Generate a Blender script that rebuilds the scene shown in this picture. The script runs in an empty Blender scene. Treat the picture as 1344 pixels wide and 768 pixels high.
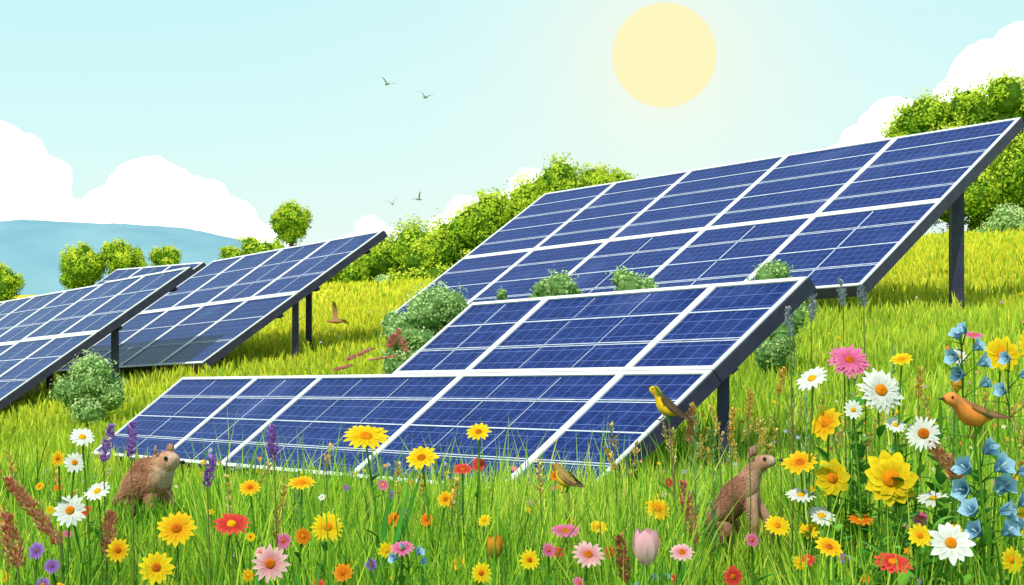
import bpy, math, random, bmesh
import numpy as np
from mathutils import Vector, Matrix
random.seed(7); rng=np.random.default_rng(7)
EYE=1.3
scene=bpy.context.scene
scene.view_settings.view_transform='Standard'
scene.view_settings.look='None'
scene.view_settings.exposure=0
# ---------------------------------------------------------------- materials
def new_mat(name):
    m=bpy.data.materials.new(name); m.use_nodes=True
    nt=m.node_tree; nt.nodes.clear()
    out=nt.nodes.new('ShaderNodeOutputMaterial')
    return m,nt,out
def attr_mat(name,trans=0.3,noise_scale=30,noise_amt=0.25):
    m,nt,out=new_mat(name)
    a=nt.nodes.new('ShaderNodeAttribute'); a.attribute_name='Col'
    tc=nt.nodes.new('ShaderNodeTexCoord')
    n=nt.nodes.new('ShaderNodeTexNoise'); n.inputs['Scale'].default_value=noise_scale
    nt.links.new(tc.outputs['Object'],n.inputs['Vector'])
    mr=nt.nodes.new('ShaderNodeMapRange'); mr.inputs['To Min'].default_value=1-noise_amt; mr.inputs['To Max'].default_value=1+noise_amt
    nt.links.new(n.outputs['Fac'],mr.inputs['Value'])
    vm=nt.nodes.new('ShaderNodeVectorMath'); vm.operation='SCALE'
    nt.links.new(a.outputs['Color'],vm.inputs[0]); nt.links.new(mr.outputs['Result'],vm.inputs['Scale'])
    d=nt.nodes.new('ShaderNodeBsdfDiffuse'); t=nt.nodes.new('ShaderNodeBsdfTranslucent')
    nt.links.new(vm.outputs[0],d.inputs['Color']); nt.links.new(vm.outputs[0],t.inputs['Color'])
    mx=nt.nodes.new('ShaderNodeMixShader'); mx.inputs[0].default_value=trans
    nt.links.new(d.outputs[0],mx.inputs[1]); nt.links.new(t.outputs[0],mx.inputs[2])
    nt.links.new(mx.outputs[0],out.inputs[0])
    return m
def noise_mat(name,c1,c2,scale=8,rough=0.6,spec=0.3,bump=0.0,detail=4,emit=0):
    m,nt,out=new_mat(name)
    b=nt.nodes.new('ShaderNodeBsdfPrincipled'); b.inputs['Roughness'].default_value=rough
    b.inputs['Specular IOR Level'].default_value=spec
    tc=nt.nodes.new('ShaderNodeTexCoord')
    n=nt.nodes.new('ShaderNodeTexNoise'); n.inputs['Scale'].default_value=scale; n.inputs['Detail'].default_value=detail
    nt.links.new(tc.outputs['Object'],n.inputs['Vector'])
    r=nt.nodes.new('ShaderNodeValToRGB'); r.color_ramp.elements[0].position=0.35; r.color_ramp.elements[1].position=0.65
    r.color_ramp.elements[0].color=(*c1,1); r.color_ramp.elements[1].color=(*c2,1)
    nt.links.new(n.outputs['Fac'],r.inputs[0]); nt.links.new(r.outputs[0],b.inputs['Base Color'])
    if emit: b.inputs['Emission Color'].default_value=(1,1,1,1); b.inputs['Emission Strength'].default_value=emit
    if bump>0:
        bp=nt.nodes.new('ShaderNodeBump'); bp.inputs['Strength'].default_value=bump
        nt.links.new(n.outputs['Fac'],bp.inputs['Height']); nt.links.new(bp.outputs[0],b.inputs['Normal'])
    nt.links.new(b.outputs[0],out.inputs[0])
    return m
M_plant=attr_mat('petal_and_leaf',0.25,60,0.12)
M_grass=attr_mat('grass_blades',0.3,1.2,0.25)
M_leaf=attr_mat('tree_foliage',0.3,1.5,0.2)
M_fur=attr_mat('fur_and_feathers',0.05,90,0.25)
M_bark=noise_mat('bark',(0.07,0.045,0.03),(0.16,0.11,0.07),12,0.9,0.1,0.4)
M_frame=noise_mat('white_frame',(0.78,0.79,0.82),(0.86,0.86,0.88),3,0.45,0.3)
M_dark=noise_mat('navy_steel',(0.028,0.03,0.07),(0.045,0.045,0.095),6,0.5,0.3)
M_wire=noise_mat('cell_gap_line',(0.50,0.55,0.72),(0.70,0.73,0.84),9,0.5,0.2)
M_black=noise_mat('eye_black',(0.004,0.004,0.004),(0.008,0.007,0.006),5,0.1,0.6)
M_cloud=noise_mat('cloud_white',(0.90,0.90,0.92),(0.95,0.95,0.95),0.02,1.0,0.0,emit=0.36)  # weak glow added so shaded sides of the clouds stay white

def panel_material():
    m,nt,out=new_mat('solar_cells')
    b=nt.nodes.new('ShaderNodeBsdfPrincipled')
    uv=nt.nodes.new('ShaderNodeTexCoord')
    sep=nt.nodes.new('ShaderNodeSeparateXYZ'); nt.links.new(uv.outputs['UV'],sep.inputs[0])
    def math_(op,a,bv=None,c=None):
        n=nt.nodes.new('ShaderNodeMath'); n.operation=op
        for i,v in enumerate((a,bv,c)):
            if v is None: continue
            if isinstance(v,(int,float)): n.inputs[i].default_value=v
            else: nt.links.new(v,n.inputs[i])
        return n.outputs[0]
    def line(sock,period,width):
        p=math_('PINGPONG',sock,period/2)
        return math_('LESS_THAN',p,width)
    l1=line(sep.outputs[0],0.16,0.0036); l2=line(sep.outputs[1],0.16,0.0036)
    bus=line(sep.outputs[1],0.04,0.0012)
    grid=math_('MAXIMUM',l1,l2)
    mp=nt.nodes.new('ShaderNodeMapping'); mp.inputs['Scale'].default_value=(9,60,1); mp.inputs['Rotation'].default_value=(0,0,0.5)
    nt.links.new(uv.outputs['UV'],mp.inputs[0])
    n=nt.nodes.new('ShaderNodeTexNoise'); n.inputs['Scale'].default_value=1.0; n.inputs['Detail'].default_value=4
    nt.links.new(mp.outputs[0],n.inputs['Vector'])
    n2=nt.nodes.new('ShaderNodeTexNoise'); n2.inputs['Scale'].default_value=0.55; n2.inputs['Detail'].default_value=2
    nt.links.new(uv.outputs['UV'],n2.inputs['Vector'])
    vo=nt.nodes.new('ShaderNodeTexVoronoi'); vo.inputs['Scale'].default_value=1/0.16; vo.inputs['Randomness'].default_value=0
    nt.links.new(uv.outputs['UV'],vo.inputs['Vector'])
    vs=nt.nodes.new('ShaderNodeSeparateXYZ'); nt.links.new(vo.outputs['Color'],vs.inputs[0])
    fac=math_('ADD',n.outputs['Fac'],math_('MULTIPLY',math_('SUBTRACT',vs.outputs[0],0.5),0.10))
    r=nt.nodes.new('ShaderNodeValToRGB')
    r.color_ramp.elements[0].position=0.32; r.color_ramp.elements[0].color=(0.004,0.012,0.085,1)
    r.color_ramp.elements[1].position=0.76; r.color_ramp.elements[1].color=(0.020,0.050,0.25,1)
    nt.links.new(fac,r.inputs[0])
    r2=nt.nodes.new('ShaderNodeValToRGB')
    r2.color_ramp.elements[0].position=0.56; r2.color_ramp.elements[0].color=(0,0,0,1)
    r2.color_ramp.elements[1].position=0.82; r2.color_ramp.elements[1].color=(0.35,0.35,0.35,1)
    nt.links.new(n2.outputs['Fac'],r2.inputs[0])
    m0=nt.nodes.new('ShaderNodeMix'); m0.data_type='RGBA'; m0.inputs[7].default_value=(0.13,0.18,0.42,1)  # soft pale patches: hazy sky reflection painted into the cell colour
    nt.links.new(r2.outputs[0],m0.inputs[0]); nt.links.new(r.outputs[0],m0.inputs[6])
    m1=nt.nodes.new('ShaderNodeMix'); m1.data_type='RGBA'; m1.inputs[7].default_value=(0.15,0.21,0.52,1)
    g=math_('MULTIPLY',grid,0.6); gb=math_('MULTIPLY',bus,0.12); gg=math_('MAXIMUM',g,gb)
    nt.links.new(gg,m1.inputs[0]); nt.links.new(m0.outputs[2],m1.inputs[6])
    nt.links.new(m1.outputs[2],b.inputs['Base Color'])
    b.inputs['Roughness'].default_value=0.25; b.inputs['Specular IOR Level'].default_value=0.035
    nt.links.new(b.outputs[0],out.inputs[0])
    return m
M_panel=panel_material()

# ---------------------------------------------------------------- mesh helpers
class MB:
    def __init__(s): s.v=[];s.f=[];s.c=[]
    def add(s,vs,fs,cols):
        o=len(s.v); s.v.extend([tuple(v) for v in vs]); s.f.extend([tuple(i+o for i in f) for f in fs])
        if len(cols)==3 and not hasattr(cols[0],'__len__'): cols=[cols]*len(vs)
        s.c.extend(cols)
    def obj(s,name,mat,smooth=True,parent=None,origin=None):
        me=bpy.data.meshes.new(name)
        o=Vector(origin) if origin is not None else Vector((0,0,0))
        me.from_pydata([(v[0]-o.x,v[1]-o.y,v[2]-o.z) for v in s.v],[],s.f)
        ca=me.color_attributes.new('Col','FLOAT_COLOR','POINT')
        arr=np.ones((len(s.v),4),dtype=np.float32); arr[:,:3]=np.array(s.c,dtype=np.float32)
        ca.data.foreach_set('color',arr.ravel())
        if smooth: me.polygons.foreach_set('use_smooth',[True]*len(me.polygons))
        me.materials.append(mat); me.update()
        ob=bpy.data.objects.new(name,me); scene.collection.objects.link(ob); ob.location=o
        if parent: ob.parent=parent
        return ob
def np_mesh(name,verts,loops,lstart,ltotal,cols,mat,smooth=False,parent=None):
    me=bpy.data.meshes.new(name)
    me.vertices.add(len(verts)); me.vertices.foreach_set('co',verts.astype(np.float32).ravel())
    me.loops.add(len(loops)); me.loops.foreach_set('vertex_index',loops.astype(np.int32))
    me.polygons.add(len(lstart)); me.polygons.foreach_set('loop_start',lstart.astype(np.int32))
    try: me.polygons.foreach_set('loop_total',ltotal.astype(np.int32))
    except Exception: pass
    if cols is not None:
        ca=me.color_attributes.new('Col','FLOAT_COLOR','POINT')
        arr=np.ones((len(verts),4),dtype=np.float32); arr[:,:3]=cols
        ca.data.foreach_set('color',arr.ravel())
    me.polygons.foreach_set('use_smooth',np.full(len(lstart),smooth))
    me.update(calc_edges=True); me.validate()
    me.materials.append(mat)
    ob=bpy.data.objects.new(name,me); scene.collection.objects.link(ob)
    if parent: ob.parent=parent
    return ob
def empty(name,loc=(0,0,0)):
    e=bpy.data.objects.new(name,None); scene.collection.objects.link(e); e.location=loc; e.empty_display_size=0.2
    return e
def jit(c,a=0.12):
    k=1+random.uniform(-a,a); return tuple(max(0,min(1,x*k*(1+random.uniform(-a*0.4,a*0.4)))) for x in c)
def mixc(a,b,t): return tuple(x*(1-t)+y*t for x,y in zip(a,b))
def frame(n,up=Vector((0,0,1))):
    n=Vector(n).normalized()
    if abs(n.dot(up))>0.97: up=Vector((0,1,0))
    r=up.cross(n).normalized(); return r,n.cross(r).normalized(),n
def tube(mb,pts,rad,col,seg=6,cap=True):
    vs=[];cs=[];fs=[]
    n=len(pts)
    for i,p in enumerate(pts):
        p=Vector(p); d=(Vector(pts[min(i+1,n-1)])-Vector(pts[max(i-1,0)]))
        if d.length<1e-6: d=Vector((0,0,1))
        a,b,_=frame(d,Vector((0,1,0.01)))
        for k in range(seg):
            t=2*math.pi*k/seg
            vs.append(p+(a*math.cos(t)+b*math.sin(t))*rad[i]); cs.append(col if not isinstance(col,list) else col[i])
    for i in range(n-1):
        for k in range(seg):
            fs.append((i*seg+k,i*seg+(k+1)%seg,(i+1)*seg+(k+1)%seg,(i+1)*seg+k))
    if cap:
        fs.append(tuple(range(seg))[::-1]); fs.append(tuple((n-1)*seg+k for k in range(seg)))
    mb.add(vs,fs,cs)
def leaf(mb,base,d,up,L,W,col,droop=0.3,n=6,fold=0.15):
    base=Vector(base); d=Vector(d).normalized(); up=Vector(up)
    s=d.cross(up).normalized(); up=s.cross(d).normalized()
    vs=[];fs=[];cs=[]
    for i in range(n+1):
        u=i/n; w=W*math.sin(math.pi*min(1,(0.06+0.94*u)**0.8))*0.5+0.0004
        c=base+d*L*u-Vector((0,0,1))*droop*L*u*u
        vs+= [c-s*w+up*fold*w, c, c+s*w+up*fold*w]
        k=0.8+0.35*u
        cs+= [tuple(x*k for x in col),tuple(x*k*1.25 for x in col),tuple(x*k*0.9 for x in col)]
        if i<n:
            o=i*3; fs+=[(o,o+1,o+4,o+3),(o+1,o+2,o+5,o+4)]
    mb.add(vs,fs,cs)

# ---------------------------------------------------------------- terrain
CP=np.array([(-3,0,-1.35),(0,0,-1.3),(3,0,-1.3),(-2,5,-1.25),(0,5,-1.22),(2,5,-1.15),(-2.15,9,-1.40),(1,6.5,-1.2),
(-4,11,-1.75),(.5,11,-1.72),(2,11,-1.48),(4.5,11,-1.15),(-5.1,18.4,-2.14),(-2.3,14.75,-1.95),(1.6,12.2,-1.5),(1.5,18,-1.05),
(-5.37,26.4,-1.42),(-9.57,32,-1.9),(-8.5,25.2,-2.1),(-13.3,31.6,-2.6),(-3.3,27.4,-1.15),(5,22,-.35),(7.05,24.4,-.40),(-2.6,30.6,-.85),
(10,30,.35),(14,45,1.6),(5,45,.9),(0,50,.3),(-6,50,.12),(-4,38,-.5),(-18,60,-.5),(19,60,2.3),(0,80,.25),(-30,80,-.8),(30,80,2.6),
(-30,30,-3),(-15,15,-2.6),(15,15,-.3),(15,0,-.8),(-15,0,-2),(5.5,17,-.8),(30,30,1.2)],dtype=float)
def _k(r2): return np.where(r2>1e-12,0.5*r2*np.log(np.maximum(r2,1e-12)),0.0)
def _solve():
    P=CP[:,:2]; n=len(P)
    K=_k(((P[:,None]-P[None])**2).sum(-1))+np.eye(n)*1.5
    A=np.zeros((n+3,n+3)); A[:n,:n]=K; A[:n,n]=1; A[:n,n+1:]=P; A[n,:n]=1; A[n+1:,:n]=P.T
    return np.linalg.solve(A,np.concatenate([CP[:,2],[0,0,0]]))
WTS=_solve()
def terr(x,y):
    x=np.atleast_1d(np.asarray(x,float)); y=np.atleast_1d(np.asarray(y,float))
    sh=x.shape; X=x.ravel();Y=y.ravel(); n=len(CP); out=np.zeros(len(X))
    rr=np.hypot(X,Y-25); sc=np.where(rr>90,90/np.maximum(rr,1),1); X2=X*sc; Y2=25+(Y-25)*sc
    for i in range(n):
        out+=WTS[i]*_k((X2-CP[i,0])**2+(Y2-CP[i,1])**2)
    out+=WTS[n]+WTS[n+1]*X2+WTS[n+2]*Y2
    w=np.clip((rr-62)/70,0,1); w=w*w*(3-2*w)
    out=out*(1-w)+(-0.6)*w
    out+=0.03*np.sin(X*1.3+0.5)*np.cos(Y*1.1)*(1-w)
    # low knolls where the two animals stand
    out+=0.10*np.exp(-(((X+2.15)/.5)**2+((Y-9)/.6)**2))+0.07*np.exp(-(((X-.985)/.3)**2+((Y-6.5)/.4)**2))
    return (out+EYE).reshape(sh)
def tz(x,y): return float(terr(x,y)[0])
def build_ground():
    t=np.linspace(-1,1,280); xs=26*t+2470*t**5; ys=25+30*t+2500*t**5
    X,Y=np.meshgrid(xs,ys); Z=terr(X,Y)
    v=np.stack([X.ravel(),Y.ravel(),Z.ravel()],1); n=len(xs)
    i,j=np.meshgrid(np.arange(n-1),np.arange(n-1)); a=(j*n+i).ravel()
    loops=np.stack([a,a+1,a+n+1,a+n],1).ravel(); m=len(a)
    gm,nt,out=new_mat('meadow_soil')
    b=nt.nodes.new('ShaderNodeBsdfDiffuse'); g=nt.nodes.new('ShaderNodeNewGeometry')
    n1=nt.nodes.new('ShaderNodeTexNoise'); n1.inputs['Scale'].default_value=0.35; n1.inputs['Detail'].default_value=8
    nt.links.new(g.outputs['Position'],n1.inputs['Vector'])
    r=nt.nodes.new('ShaderNodeValToRGB'); r.color_ramp.elements[0].position=.35; r.color_ramp.elements[1].position=.65
    r.color_ramp.elements[0].color=(.09,.20,.02,1); r.color_ramp.elements[1].color=(.24,.36,.035,1)
    nt.links.new(n1.outputs['Fac'],r.inputs[0]); 
    sp=nt.nodes.new('ShaderNodeSeparateXYZ'); nt.links.new(g.outputs['Position'],sp.inputs[0])
    mr=nt.nodes.new('ShaderNodeMapRange'); mr.inputs['From Min'].default_value=13; mr.inputs['From Max'].default_value=34
    nt.links.new(sp.outputs[1],mr.inputs['Value'])
    mx=nt.nodes.new('ShaderNodeMix'); mx.data_type='RGBA'; mx.inputs[7].default_value=(.60,.54,.045,1)
    nt.links.new(mr.outputs[0],mx.inputs[0]); nt.links.new(r.outputs[0],mx.inputs[6])
    nt.links.new(mx.outputs[2],b.inputs[0]); nt.links.new(b.outputs[0],out.inputs[0])
    np_mesh('ground',v,loops,np.arange(m)*4,np.full(m,4),None,gm,True)
build_ground()

# ---------------------------------------------------------------- solar arrays
ARR=[]
def solar_array(O,u,v,rows,posts,fw=0.045,wire=0.014,thick=0.10,name='solar_panel_array'):
    """O lower corner, u along row, v up-slope. rows: list of (t0,t1,boundaries s, horizontal parts)"""
    O=Vector(O)+Vector((0,0,EYE)); u=Vector(u).normalized(); v=Vector(v).normalized(); n=v.cross(u).normalized()
    par=empty(name,O)
    def P(s,t,h): return u*s+v*t+n*h
    def box(L,s0,s1,t0,t1,h0,h1):
        vs=[P(s,t,h) for h in (h0,h1) for (s,t) in ((s0,t0),(s1,t0),(s1,t1),(s0,t1))]
        o=len(L[0]); L[0].extend(vs); L[1].extend([tuple(o+i for i in f) for f in ((0,1,2,3),(7,6,5,4),(0,4,5,1),(1,5,6,2),(2,6,7,3),(3,7,4,0))])
    cells=([],[]); uvs=[]; fr=([],[]); wi=([],[]); dk=([],[])
    for (t0,t1,bs,ndiv) in rows:
        s0,s1=bs[0],bs[-1]
        box(dk,s0-0.012,s1+0.012,t0-0.012,t1+0.012,-thick,-0.004)
        for i in range(len(bs)-1):
            a,b=bs[i],bs[i+1]; o=len(cells[0])
            cells[0].extend([P(a,t0,0),P(b,t0,0),P(b,t1,0),P(a,t1,0)]); cells[1].append((o+3,o+2,o+1,o))
            uo=random.uniform(0,40); uvs.append([(a+uo,t1),(b+uo,t1),(b+uo,t0),(a+uo,t0)])
            inner=fw*0.5
            box(fr,a,a+inner,t0+inner,t1-inner,0.002,0.016); box(fr,b-inner,b,t0+inner,t1-inner,0.002,0.016)
            box(fr,a,b,t0,t0+inner,0.002,0.016); box(fr,a,b,t1-inner,t1,0.002,0.016)
            ts=[t0+(t1-t0)*k/ndiv for k in range(1,ndiv)]
            for k,tt in enumerate(ts):
                if k%2==0:
                    box(wi,a+inner,b-inner,tt-wire*1.5,tt-wire*.7,0.001,0.006); box(wi,a+inner,b-inner,tt+wire*.7,tt+wire*1.5,0.001,0.006)
                else: box(wi,a+inner,b-inner,tt-wire*.6,tt+wire*.6,0.001,0.006)
            nv=max(1,round((b-a)/(0.62*(t1-t0))))
            segs=[t0+inner]+ts+[t1-inner]
            for k in range(1,nv):
                sm=a+(b-a)*k/nv; ww=wire if (k*2==nv or nv<3) else wire*.55
                for q in range(len(segs)-1):
                    box(wi,sm-ww/2,sm+ww/2,segs[q]+wire*1.7,segs[q+1]-wire*1.7,0.001,0.005)
        for tt in (t0+0.2*(t1-t0),t0+0.8*(t1-t0)):
            box(dk,s0+0.1,s1-0.1,tt-0.03,tt+0.03,-thick-0.08,-thick-0.002)
    def mk(nm,L,mat,uv=None):
        me=bpy.data.meshes.new(nm); me.from_pydata(L[0],[],L[1]); me.materials.append(mat)
        if uv:
            ul=me.uv_layers.new(name='UVMap')
            for p,us in zip(me.polygons,uv):
                for li,c in zip(p.loop_indices,us): ul.data[li].uv=c
        me.update(); ob=bpy.data.objects.new(nm,me); scene.collection.objects.link(ob); ob.parent=par; return ob
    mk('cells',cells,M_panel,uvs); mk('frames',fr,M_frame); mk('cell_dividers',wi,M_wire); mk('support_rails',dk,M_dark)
    pv=([],[])
    for (s,t,w) in posts:
        top=O+P(s,t,-thick-0.02); g=tz(top.x,top.y)-0.3; h=w/2
        a=[(-h,-h),(h,-h),(h,h),(-h,h)]
        o=len(pv[0])
        for z in (g,None):
            for dx,dy in a:
                x=top.x+dx;y=top.y+dy
                if z is None:
                    zz=O.z-(n.x*(x-O.x)+n.y*(y-O.y))/n.z-thick/n.z
                    pv[0].append(Vector((x,y,zz))-O)
                else: pv[0].append(Vector((x,y,z))-O)
        pv[1].extend([tuple(o+i for i in f) for f in ((0,1,5,4),(1,2,6,5),(2,3,7,6),(3,0,4,7),(4,5,6,7),(3,2,1,0))])
    mk('posts',pv,M_dark)
    for (t0,t1,bs,_) in rows: ARR.append((O,u,v,bs[0],bs[-1],t0,t1))
    return par
uA=(-.6004,.7984,-.0503); vA=(.6985,.3524,.6227)
solar_array((.5115,11,-1.4905),uA,vA,
  [(0,1.438,[0,1.01,3.26,5.86,7.33,9.335],4),(1.446,2.575,[0,1.01,3.26,4.505],3)],
  [(.15,1.62,.085),(4.2,1.75,.085),(8.9,1.0,.085)],fw=0.085,wire=.012,thick=.12)
uB=(-.6651,.7443,-.0607); vB=(.6264,.5811,.5198)
solar_array((5.04,22,.10),uB,vB,
  [(0,2.52,[0,2.4,4.8,7.2,9.3,11.5],4),(2.535,5.34,[0,2.4,4.8,7.2,9.3,11.5],5)],
  [(.22,3.3,.19),(3.8,3.3,.19),(7.5,3.3,.19),(11.1,3.3,.19)],fw=0.12,wire=.021,thick=.17)
uC=(-.5942,.8019,-.0622); vC=(.7415,.3426,.577)
solar_array((-5.37,26.4,-1.228),uC,vC,
  [(0,2.1,[0,1.9,3.8,5.5,7.07],3),(2.115,4.08,[0,1.9,3.8,5.5,7.07],3)],
  [(.3,2.13,.11),(1.5,3.18,.11),(6.7,2.6,.11)],fw=0.11,wire=.018,thick=.13)
solar_array((-8.53,25.2,-1.84),uC,vC,
  [(0,2.0,[0,1.9,3.84],3),(2.015,3.95,[0,1.9,3.84],3)],
  [(.3,2.4,.11),(3.5,2.4,.11)],fw=0.11,wire=.018,thick=.13)
O2=Vector((-8.53,25.2,-1.84))+Vector(uC).normalized()*4.0+Vector((0,0,-.03))
solar_array(O2,uC,vC,
  [(0,2.0,[0,1.9,3.8,5.7,7.6],3),(2.015,3.95,[0,1.9,3.8,5.7,7.6],3)],
  [(.3,2.4,.11),(3.9,2.4,.11),(7.3,2.4,.11)],fw=0.11,wire=.018,thick=.13)
solar_array((-10.67,38.3,-1.30),(-.60,.80,-.02),vC,
  [(0,1.8,[0,1.9,3.8,5.7],3),(1.815,3.6,[0,1.9,3.8,5.7],3)],
  [(.3,2.4,.11),(5.4,2.4,.11)],fw=0.11,wire=.018,thick=.13)

def plane_clip(x,y,zg,h,margin=0.06):
    h=h.copy()
    for (O,u,v,s0,s1,t0,t1) in ARR:
        det=u.x*v.y-u.y*v.x
        dx=x-O.x;dy=y-O.y
        s=(dx*v.y-dy*v.x)/det; t=(u.x*dy-u.y*dx)/det
        inside=(s>s0-0.15)&(s<s1+0.15)&(t>t0-0.12)&(t<t1+0.15)
        zp=O.z+u.z*s+v.z*t-0.2-margin
        h=np.where(inside,np.minimum(h,np.maximum(zp-zg,0.0)),h)
    return h
def near_animal(x,y):
    r=x/y
    return (abs(r+.2385)<.04 and y<9.3) or (abs(r-.152)<.036 and y<6.8)

# ---------------------------------------------------------------- grass
VS=[];CS=[]
def grass_band(n,d0,d1,w0,w1,h0,h1):
    tt=rng.uniform(-0.46,0.46,n); d=np.sqrt(rng.uniform(d0*d0,d1*d1,n)); x=tt*d; y=d
    zg=terr(x,y)
    h=rng.uniform(h0,h1,n)*(0.75+0.4*np.sin(x*2.1+1)*np.sin(y*1.7)*0.5+0.25*rng.random(n))
    tall=rng.random(n)<0.07; h=np.where(tall,h*1.4,h)
    for (t0,hw,ya,yb,fac) in ((-.2385,.036,3.5,9.4,.42),(.152,.034,3.5,6.9,.36),(.036,.02,4,6,.8)):
        r=x/y; m=(abs(r-t0)<hw)&(y>ya)&(y<yb); h=np.where(m,h*fac,h)
    h=plane_clip(x,y,zg,h); keep=h>0.06
    x,y,zg,h=x[keep],y[keep],zg[keep],h[keep]; n=len(x)
    w=rng.uniform(w0,w1,n)
    a=rng.uniform(-1.1,1.1,n); sx=np.cos(a);sy=np.sin(a)
    la=rng.uniform(0,2*np.pi,n); ll=rng.uniform(.03,.42,n)*h
    lx=np.cos(la)*ll;ly=np.sin(la)*ll*0.7
    us=(0,.38,.74,1); wf=(.8,1,.62,0)
    V=np.zeros((n,7,3)); C=np.zeros((n,7,3))
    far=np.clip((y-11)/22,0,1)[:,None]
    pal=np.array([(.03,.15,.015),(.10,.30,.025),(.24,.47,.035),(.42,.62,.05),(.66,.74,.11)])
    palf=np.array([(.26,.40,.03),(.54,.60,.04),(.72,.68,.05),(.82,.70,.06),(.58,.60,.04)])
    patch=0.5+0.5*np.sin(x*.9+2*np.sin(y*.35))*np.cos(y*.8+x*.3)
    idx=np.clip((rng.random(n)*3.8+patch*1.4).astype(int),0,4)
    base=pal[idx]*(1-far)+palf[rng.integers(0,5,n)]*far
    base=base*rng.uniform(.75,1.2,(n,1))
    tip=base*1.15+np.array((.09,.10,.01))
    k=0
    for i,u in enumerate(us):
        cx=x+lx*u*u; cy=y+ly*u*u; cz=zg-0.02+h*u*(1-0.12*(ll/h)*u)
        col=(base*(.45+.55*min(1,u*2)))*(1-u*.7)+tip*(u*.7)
        if i<3:
            V[:,k]=np.stack([cx-sx*w*wf[i]/2,cy-sy*w*wf[i]/2,cz],1)
            V[:,k+1]=np.stack([cx+sx*w*wf[i]/2,cy+sy*w*wf[i]/2,cz],1)
            C[:,k]=col;C[:,k+1]=col;k+=2
        else:
            V[:,k]=np.stack([cx,cy,cz],1);C[:,k]=col
    VS.append(V);CS.append(np.clip(C,0,.85))
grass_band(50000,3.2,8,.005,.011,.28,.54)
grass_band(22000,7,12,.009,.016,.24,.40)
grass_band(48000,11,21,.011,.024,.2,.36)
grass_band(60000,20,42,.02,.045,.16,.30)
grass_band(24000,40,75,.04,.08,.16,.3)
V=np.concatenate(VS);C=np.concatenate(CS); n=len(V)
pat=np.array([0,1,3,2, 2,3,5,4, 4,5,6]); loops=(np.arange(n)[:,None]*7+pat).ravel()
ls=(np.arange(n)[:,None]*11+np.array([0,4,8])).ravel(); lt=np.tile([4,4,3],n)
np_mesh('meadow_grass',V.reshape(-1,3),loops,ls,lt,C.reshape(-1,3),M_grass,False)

# ---------------------------------------------------------------- foliage
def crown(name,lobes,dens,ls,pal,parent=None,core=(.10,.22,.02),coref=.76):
    Vl=[];Cl=[]; pal=np.array(pal)
    for (x,y,z,rx,ry,rz) in lobes:
        c=np.array((x,y,z)); R=np.array((rx,ry,rz))
        nc=40; cd=rng.normal(size=(nc,3)); cd/=np.linalg.norm(cd,axis=1)[:,None]
        cr=rng.uniform(.74,1.02,nc); tone=rng.uniform(0,1,nc)
        m=int(dens*rx*rz)
        ci=rng.integers(0,nc,m)
        p=cd[ci]*cr[ci][:,None]+rng.normal(size=(m,3))*.16
        nrm=p/np.maximum(np.linalg.norm(p,axis=1)[:,None],.01)
        P=c+p*R
        nn=nrm+rng.normal(size=(m,3))*.4; nn/=np.linalg.norm(nn,axis=1)[:,None]
        a=np.cross(nn,rng.normal(size=(m,3))); a/=np.linalg.norm(a,axis=1)[:,None]; b=np.cross(nn,a)
        s=(ls*rng.uniform(.6,1.3,m))[:,None]
        q=np.stack([P-a*s,P-b*s*.62,P+a*s,P+b*s*.62],1)
        f=np.clip(.52+.36*p[:,2]+.4*(tone[ci]-.5)+rng.normal(size=m)*.14,0,.999)*(len(pal)-1)  # leaf tone rises with height in the lobe: top light put into the colour
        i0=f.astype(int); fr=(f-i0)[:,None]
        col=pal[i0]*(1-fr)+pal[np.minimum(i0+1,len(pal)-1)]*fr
        Vl.append(q);Cl.append(np.repeat(col[:,None],4,1))
    V=np.concatenate(Vl);C=np.concatenate(Cl);n=len(V)
    V=V.reshape(-1,3);C=C.reshape(-1,3)
    loops=np.arange(n*4); st=np.arange(n)*4; lt=np.full(n,4)
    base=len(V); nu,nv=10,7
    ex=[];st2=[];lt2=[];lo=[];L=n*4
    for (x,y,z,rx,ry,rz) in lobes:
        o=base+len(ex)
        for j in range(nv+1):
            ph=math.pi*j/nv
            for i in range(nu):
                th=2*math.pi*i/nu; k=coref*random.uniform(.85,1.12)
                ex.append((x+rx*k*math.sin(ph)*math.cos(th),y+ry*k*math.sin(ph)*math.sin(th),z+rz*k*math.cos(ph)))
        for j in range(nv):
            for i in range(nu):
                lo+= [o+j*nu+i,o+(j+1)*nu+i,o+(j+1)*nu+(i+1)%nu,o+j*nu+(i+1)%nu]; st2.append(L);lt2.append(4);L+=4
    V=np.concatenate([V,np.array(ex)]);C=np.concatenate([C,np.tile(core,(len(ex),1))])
    return np_mesh(name,V,np.concatenate([loops,lo]),np.concatenate([st,st2]),np.concatenate([lt,lt2]),C,M_leaf,False,parent)
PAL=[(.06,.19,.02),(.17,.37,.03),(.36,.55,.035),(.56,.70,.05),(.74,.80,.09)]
PAL2=[(.14,.28,.08),(.26,.46,.14),(.42,.62,.22),(.60,.76,.32),(.74,.84,.45)]
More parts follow.
